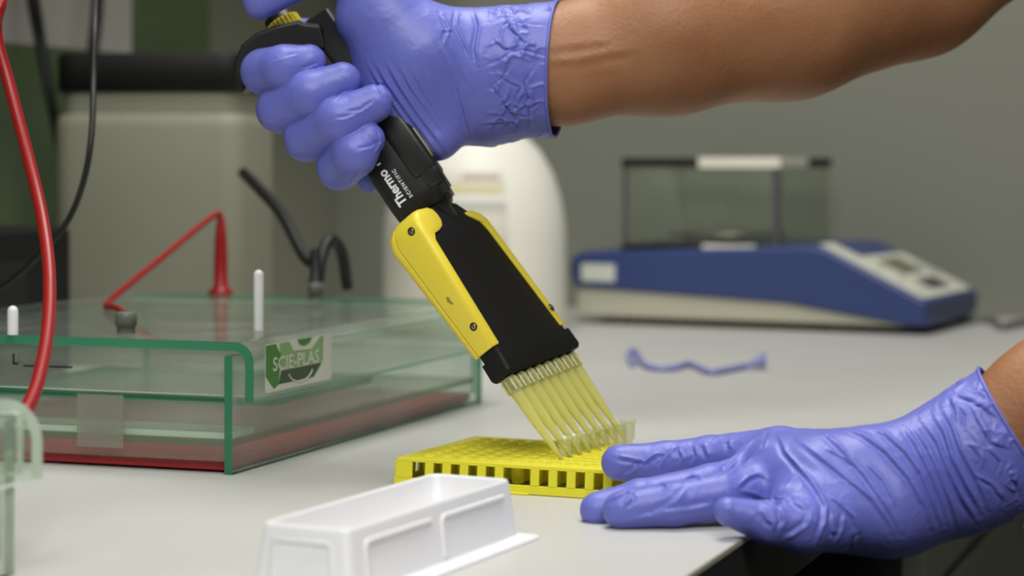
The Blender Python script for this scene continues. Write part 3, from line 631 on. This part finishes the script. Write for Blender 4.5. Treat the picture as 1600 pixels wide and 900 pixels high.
def folds(V, F, lines):
    """raise glove folds: each fold is a line laid on the surface, a ridge with a groove at its side"""
    bv = BVHTree.FromPolygons([Vector(v) for v in V], F.tolist()); N = vnormals(V, F); disp = np.zeros(len(V)); eye = Vector((0, 0, CAMH))
    for ln in lines:
        amp, w, pts2 = ln[0], ln[1], ln[2]; pts = []
        for a, b in zip(pts2, pts2[1:]):
            n = max(2, int(math.hypot(b[0]-a[0], b[1]-a[1])/5))
            for k in range(n): pts.append((a[0]+(b[0]-a[0])*k/n, a[1]+(b[1]-a[1])*k/n))
        pts.append(pts2[-1]); q = []
        for px, py in pts:
            hit = bv.ray_cast(eye, (Vector(P(px, py, 100))-eye).normalized())[0]
            if hit is not None: q.append(np.array(hit))
        if len(q) < 3: continue
        q = np.array(q); m = ((V > q.min(0)-4*w) & (V < q.max(0)+4*w)).all(1); ids = np.where(m)[0]
        if not len(ids): continue
        X = V[ids]; best = np.full(len(ids), 1e9); sg = np.zeros(len(ids)); tt = np.zeros(len(ids)); K = len(q)-1
        for k in range(K):
            ba = q[k+1]-q[k]; l2 = ba@ba
            if l2 > 1.5 or l2 < 1e-9: continue
            pa = X-q[k]; h = np.clip(pa@ba/l2, 0, 1); dv = pa-h[:, None]*ba; dd = np.linalg.norm(dv, axis=1)
            s = np.sign(np.einsum('ij,ij->i', np.cross(ba, N[ids]), dv)); u = dd < best
            best[u] = dd[u]; sg[u] = s[u]; tt[u] = (k+h[u])/K
        taper = np.clip(np.minimum(tt, 1-tt)*5, .15, 1); d = best*sg
        w = w*.85; disp[ids] += taper*amp*1.15*(np.exp(-1.3*best/w)-.8*np.exp(-((d-1.5*w)/(1.1*w))**2))*(best < 4*w)
    return V+N*np.clip(disp, -.22, .22)[:, None]
def crumple(V, F, amp, scale, mask, lift=0.0):
    N = vnormals(V, F); out = V.copy(); ids = np.where(mask > .02)[0]
    for i in ids:
        p = Vector(V[i]*scale); dd = mnoise.voronoi(p+mnoise.noise_vector(p*1.3)*.35)[0]; n = math.exp(-(dd[1]-dd[0])*7)*min(1, max(0, mnoise.noise(p*.9+Vector((5, 2, 9)))*1.6+.45)); n2 = mnoise.noise(p*.8)
        out[i] = V[i]+N[i]*mask[i]*(lift+amp*(n*.9+n2*.5-.2))
    return out
def arr_obj(name, V, F, mname, parent):
    o0 = ORIGIN[parent.name]; me = bpy.data.meshes.new(name)
    me.from_pydata(((V-o0)*CM).tolist(), [], F.tolist()); me.polygons.foreach_set('use_smooth', [True]*len(F)); me.materials.append(MATS[mname])
    ob = bpy.data.objects.new(name, me); COL.objects.link(ob); ob.parent = parent; return ob
YA = np.array([0, 1.0, 0])
def cut_cuff(V, F, c, n):
    """open the glove at the cuff: faces past the plane go, the rim is snapped to the plane; returns the rim loop too"""
    s = (V-c)@n; keep = (s[F] < 0).any(1); F2 = F[keep]; used = np.unique(F2); V = V.copy()
    over = used[s[used] > 0]; V[over] -= np.outer(s[over], n)
    E = np.sort(np.concatenate([F2[:, [k, (k+1) % 4]] for k in range(4)]), 1)
    ue, ct = np.unique(E, axis=0, return_counts=True); rim = set(ue[ct == 1].ravel().tolist())
    mp = -np.ones(len(V), int); mp[used] = np.arange(len(used)); R = V[sorted(rim)]
    R = R-np.outer((R-c)@n, n); cc = R.mean(0); x = nz(np.cross(n, UZ)); y = np.cross(n, x); a = np.arctan2((R-cc)@y, (R-cc)@x); loop = []
    for k in range(64):                                  # even loop through the rim
        a0 = -math.pi+2*math.pi*k/64; d = np.abs((a-a0+math.pi) % (2*math.pi)-math.pi); j = np.argsort(d)[:6]; loop.append(R[j].mean(0))
    return V[used], mp[F2], loop

person = thing('person', 'person in blue-violet gloves gripping the pipette and steadying the yellow rack', 'person', (30, 100, -2))

# --- upper (right) hand
def c_(px, py, Y): return P(px, py, Y)
up_pal = [  # a, b, ra, rb, flatten
    (c_(762, 118, 107.4), c_(900, 105, 107.6), 3.1, 3.25, .72),
    (c_(652, 100, 107.0), c_(762, 118, 107.4), 3.05, 3.0, .70),
    (c_(640, 128, 106.9), c_(735, 145, 107.2), 2.9, 2.4, .72),
    (c_(586, 25, 106.6), c_(655, 90, 106.4), 1.95, 2.3, .85),
    (c_(640, 150, 106.6), c_(683, 214, 106.2), 1.5, 1.15, .9),
    (c_(470, 70, 109.9), c_(650, 90, 108.6), 1.3, 2.0, 1),
    (c_(505, 120, 109.8), c_(660, 120, 108.6), 1.3, 2.0, 1),
    (c_(545, 170, 109.5), c_(680, 140, 108.4), 1.25, 1.9, 1),
    (c_(590, 215, 109.0), c_(690, 160, 108.2), 1.2, 1.8, 1),
    (c_(600, 225, 108.6), c_(578, 282, 107.9), 1.0, .6, 1)]
up_fin = [
    [(468, 75, 109.9, 1.1), (412, 112, 105.9, 1.14), (445, 106, 104.9, 1.10), (482, 97, 105.1, .86)],
    [(503, 125, 109.8, 1.1), (437, 171, 105.5, 1.16), (485, 149, 104.5, 1.16), (535, 126, 104.7, .90)],
    [(545, 172, 109.5, 1.1), (480, 216, 105.2, 1.15), (530, 190, 104.0, 1.15), (585, 161, 104.2, .91)],
    [(590, 215, 109.0, 1.0), (530, 262, 104.9, 1.10), (555, 240, 103.8, 1.08), (575, 218, 103.9, .82)],
    [(605, 30, 106.4, 1.8), (560, -50, 106.3, 1.3), (478, -38, 106.2, 1.02), (407, 2, 105.9, .88)]]
def hand_fn(pal, fin, kp, kf, flat=1.0):
    def fn(p):
        D = None
        for a, b, ra, rb, s in pal:
            d = cone(p, a, b, ra, rb, YA if s != 1 else None, s); D = d if D is None else smin(D, d, kp)
        out = D
        for ch in fin:
            f = None
            for (x0, y0, Y0, r0), (x1, y1, Y1, r1) in zip(ch, ch[1:]):
                fl = abs(Y1-Y0) < 1.6 and flat < 1; d = cone(p, P(x0, y0, Y0), P(x1, y1, Y1), r0, r1 if fl or flat == 1 else r1*.84, YA if fl else None, flat); f = d if f is None else smin(f, d, .22)
            out = smin(out, smin(D, f, kf), .05)
        return out
    return fn
Hh = .055
V, F = surface_nets(hand_fn(up_pal, up_fin, .9, .5, .84), (-13.6, 101, 13.2), (4.2, 113.5, 27.6), Hh)
up_lines = [
    (.07, .11, [(690, 22), (702, 45), (694, 70)]), (.08, .12, [(742, 14), (750, 40), (744, 75), (748, 100)]), (.06, .1, [(716, 14), (712, 40), (730, 75), (735, 90)]),
    (.08, .14, [(690, 70), (705, 105), (717, 140), (727, 175), (738, 222)]), (.05, .12, [(697, 60), (715, 95), (735, 140)]),
    (.07, .13, [(585, 95), (605, 130), (640, 180), (672, 222), (690, 250)]), (.07, .13, [(603, 95), (625, 135), (655, 180), (690, 225), (703, 243)]),
    (.06, .13, [(622, 98), (645, 140), (675, 180), (705, 220)]), (.06, .13, [(642, 100), (660, 140), (690, 185), (716, 222)]), (.05, .13, [(665, 105), (682, 150), (705, 190), (728, 215)]),
    (.06, .12, [(574, 98), (592, 130), (622, 172), (655, 220), (678, 252)]),
    (.08, .1, [(850, 92), (822, 84), (800, 86), (785, 98), (762, 106)]), (.06, .09, [(848, 44), (815, 42), (796, 38), (783, 50)]), (.06, .09, [(792, 20), (800, 45), (820, 62), (840, 75)]),
    (.07, .09, [(775, 112), (800, 128), (818, 135), (806, 160), (792, 170)]), (.06, .09, [(838, 108), (822, 130), (830, 150), (815, 180)]), (.06, .09, [(765, 125), (785, 150), (800, 172), (830, 180)]),
    (.06, .09, [(752, 193), (790, 186), (822, 192)]), (.06, .09, [(845, 160), (832, 170), (828, 200)]), (.05, .08, [(770, 60), (790, 75), (815, 70)]), (.05, .08, [(800, 105), (790, 120), (770, 140)]),
    (.05, .09, [(690, 47), (707, 47)]), (.05, .09, [(560, 178), (540, 186), (522, 188)]), (.04, .08, [(552, 140), (530, 150), (505, 168)]),
    (.05, .09, [(585, 160), (565, 175), (540, 178)]), (.04, .08, [(500, 100), (482, 107), (470, 110)]), (.05, .09, [(596, 222), (580, 232), (560, 236)]), (.05, .09, [(592, 205), (596, 222), (584, 240)]),
    (.05, .08, [(565, 268), (552, 278), (545, 290)]), (.03, .08, [(470, 85), (440, 92), (420, 100)])]
V = folds(V, F, up_lines)
px = 800+V[:, 0]/V[:, 1]*FPX
V = crumple(V, F, .13, 1.1, np.clip((px-745)/40, 0, 1), .12)
V = crumple(V, F, .02, .8, np.clip((745-px)/60, 0, 1)*.8)
cn_ = nz((1, -.22, -.03)); V, F, loop = cut_cuff(V, F, P(850, 100, 104.6), cn_)
gl = arr_obj('glove', V, F, 'glove', person); gl['label'] = 'blue-violet nitrile glove on the hand gripping the pipette'
def bead(loop, parent):
    mb = MB().tube(loop, .085, 8, closed=True); o0 = ORIGIN['person']; me = bpy.data.meshes.new('rolled_cuff')
    me.from_pydata([tuple((np.array(v)-o0)*CM) for v in mb.v], [], mb.f); me.polygons.foreach_set('use_smooth', [True]*len(mb.f)); me.materials.append(MATS['glove'])
    o = bpy.data.objects.new('rolled_cuff', me); COL.objects.link(o); o.parent = parent
bead(loop, gl)
# loose fold of glove at the little finger
# --- lower (left) hand
lo_pal = [
    (c_(1500, 728, 91.2), c_(1660, 632, 92), 2.75, 3.15, .8),
    (c_(1400, 765, 90.6), c_(1500, 728, 91.2), 2.55, 2.7, .8),
    (c_(1290, 772, 90.4), c_(1400, 765, 90.6), 2.35, 2.55, .82),
    (c_(1230, 745, 91.5), c_(1330, 760, 91), 1.75, 2.3, 1),
    (c_(1215, 712, 93.6), c_(1380, 735, 92), 1.15, 1.7, 1),
    (c_(1250, 800, 88.6), c_(1380, 800, 89.6), 1.3, 1.75, 1),
    (c_(1180, 730, 93), c_(1240, 745, 92), 1.0, 1.3, 1)]
lo_fin = [
    [(1220, 706, 94.0, 1.08), (1110, 714, 95.2, .92), (1040, 723, 95.6, .92), (967, 723, 95.7, .79)],
    [(1210, 735, 93.0, 1.0), (1110, 758, 91.9, .86), (1000, 781, 91.2, .84), (934, 797, 91.0, .76)],
    [(1230, 745, 91.6, 1.05), (1130, 775, 89.9, .96), (1050, 788, 89.5, .90), (972, 797, 89.4, .80)],
    [(1300, 815, 88.4, 1.2), (1255, 823, 87.4, 1.05), (1200, 817, 87.0, .86), (1138, 799, 86.7, .58)]]
V, F = surface_nets(hand_fn(lo_pal, lo_fin, .8, .45), (2.2, 84.2, -3.6), (25.5, 99.5, 9), Hh)
lo_lines = [
    (.09, .12, [(962, 712), (985, 716), (1008, 721), (1022, 710), (1036, 706)]), (.07, .1, [(1008, 722), (990, 735), (975, 745)]), (.07, .1, [(1040, 708), (1052, 702), (1038, 715), (1030, 735)]),
    (.06, .1, [(1060, 700), (1068, 715), (1060, 730)]), (.06, .1, [(1085, 695), (1090, 712), (1080, 728)]), (.06, .12, [(1100, 693), (1108, 715)]), (.06, .12, [(1140, 688), (1142, 702)]),
    (.08, .14, [(1206, 668), (1195, 700), (1160, 730), (1125, 746)]), (.08, .14, [(1182, 680), (1150, 720), (1128, 740)]), (.07, .1, [(1070, 750), (1082, 742), (1100, 748)]), (.07, .1, [(1030, 752), (1045, 760), (1038, 765)]),
    (.08, .12, [(950, 782), (968, 774), (980, 768), (988, 765)]), (.06, .1, [(975, 790), (985, 780), (978, 770)]), (.07, .14, [(1075, 762), (1055, 785), (1020, 805), (985, 812)]), (.08, .14, [(1118, 788), (1080, 796), (1040, 800), (1020, 808)]),
    (.10, .13, [(1208, 668), (1222, 690), (1228, 706), (1245, 725), (1265, 748), (1280, 770), (1290, 790), (1288, 815), (1272, 858)]),
    (.08, .12, [(1150, 762), (1170, 745), (1185, 740), (1200, 748)]), (.08, .13, [(1150, 764), (1180, 772), (1210, 785), (1240, 778), (1262, 795)]), (.09, .14, [(1240, 745), (1225, 765), (1212, 778), (1240, 784), (1268, 800)]),
    (.1, .12, [(1190, 795), (1200, 812), (1210, 820), (1205, 830)]), (.1, .12, [(1220, 792), (1226, 815), (1218, 830)]), (.09, .12, [(1268, 800), (1262, 820), (1240, 835), (1225, 842)]), (.08, .11, [(1300, 800), (1302, 830), (1312, 832)]),
    (.08, .11, [(1288, 770), (1310, 785), (1335, 808), (1342, 830), (1330, 832)]), (.08, .11, [(1320, 800), (1316, 825), (1305, 850)]), (.07, .11, [(1340, 835), (1335, 850), (1330, 860)]),
    (.08, .14, [(1245, 685), (1280, 712), (1330, 752), (1365, 780), (1390, 815), (1402, 840)]), (.07, .14, [(1278, 670), (1310, 695), (1350, 740), (1385, 790), (1410, 830)]),
    (.09, .14, [(1316, 669), (1350, 680), (1385, 705), (1420, 745), (1445, 790), (1458, 825)]), (.09, .13, [(1345, 667), (1385, 678), (1415, 705), (1440, 740), (1460, 790), (1475, 830)]),
    (.10, .13, [(1412, 665), (1432, 695), (1450, 730), (1470, 775), (1480, 815)]), (.10, .12, [(1425, 663), (1450, 700), (1468, 740), (1488, 790), (1498, 825)]), (.11, .13, [(1440, 656), (1465, 690), (1482, 735), (1505, 780), (1528, 815)]),
    (.12, .13, [(1458, 646), (1476, 675), (1488, 715), (1512, 760), (1535, 800)]), (.1, .12, [(1472, 634), (1488, 665), (1500, 700), (1530, 755), (1545, 795)]), (.08, .1, [(1487, 622), (1497, 645), (1495, 665)]),
    (.08, .1, [(1494, 618), (1520, 625), (1545, 640), (1560, 655)]), (.07, .09, [(1500, 635), (1512, 650), (1508, 672)]), (.07, .09, [(1520, 640), (1535, 665), (1550, 690), (1580, 700)]), (.07, .09, [(1515, 690), (1535, 715), (1530, 735)]),
    (.07, .09, [(1545, 700), (1565, 720), (1560, 745)]), (.07, .09, [(1520, 740), (1550, 755), (1570, 780)]), (.07, .09, [(1575, 735), (1590, 755), (1592, 770)]), (.06, .09, [(1350, 720), (1380, 750), (1400, 790)]),
    (.06, .09, [(1290, 700), (1320, 715), (1335, 728)])]
V = folds(V, F, lo_lines)
adir = nz(P(1629, 656, 91.8)-P(1500, 728, 91.2)); s_ = (V-P(1500, 728, 91.2))@adir
V = crumple(V, F, .12, 1.2, np.clip((s_+.3)/1.2, 0, 1), .1); V = crumple(V, F, .025, .9, np.clip((.4-s_)/1.5, 0, 1))
cc = P(1562, 648, 89.2); cut_n = nz(P(1562+84, 648-54, 89.2)-cc+np.array([0, -.6, 0])); V, F, loop = cut_cuff(V, F, cc, cut_n)
gl2 = arr_obj('glove', V, F, 'glove', person); gl2['label'] = 'blue-violet nitrile glove on the hand steadying the rack'
bead(loop, gl2)
# --- arms (bare skin), reaching into the gloves
ra = [(P(700, 110, 107.2), P(880, 102, 107.6), 2.2, 2.75, .72), (P(880, 102, 107.6), P(1040, 58, 109), 2.75, 3.75, .80), (P(1040, 58, 109), P(1230, 18, 112), 3.75, 4.35, .95), (P(1230, 18, 112), P(1425, -38, 116), 4.35, 4.3, 1),
      (P(1425, -38, 116), P(1700, -245, 120), 4.1, 4.9, 1), (P(1700, -245, 120), P(2050, -520, 124), 4.9, 5.6, 1)]
la = [(P(1400, 765, 90.8), P(1520, 718, 91.4), 1.8, 2.3, .75), (P(1520, 718, 91.4), P(1640, 640, 91.9), 2.3, 2.72, .78), (P(1640, 640, 91.9), P(1900, 458, 94), 2.72, 4.0, .95), (P(1900, 458, 94), P(2300, 180, 98), 4.0, 4.4, 1), (P(2300, 180, 98), P(2600, -250, 104), 4.4, 5.2, 1)]
def arm_fn(ch):
    def fn(p):
        D = None
        for a, b, r0, r1, s in ch:
            d = cone(p, a, b, r0, r1, YA if s != 1 else None, s); D = d if D is None else smin(D, d, 1.2)
        return D
    return fn
def bounds(ch):
    q = np.array([x for a, b, r0, r1, s in ch for x in (a, b)]); r = max(max(x[2], x[3]) for x in ch)+.8; return q.min(0)-r, q.max(0)+r
Va, Fa = surface_nets(arm_fn(ra), *bounds(ra), .16)
Va = folds(Va, Fa, [(.05, .3, [(850, 76), (900, 68), (960, 62)]), (.09, .32, [(850, 94), (900, 93), (950, 82), (1000, 74)]), (.04, .4, [(860, 112), (920, 106), (980, 98)])])
Vb, Fb = surface_nets(arm_fn(la), *bounds(la), .18)
body = arr_obj('body', np.vstack([Va, Vb]), np.vstack([Fa, Fb+len(Va)]), 'skin', person)
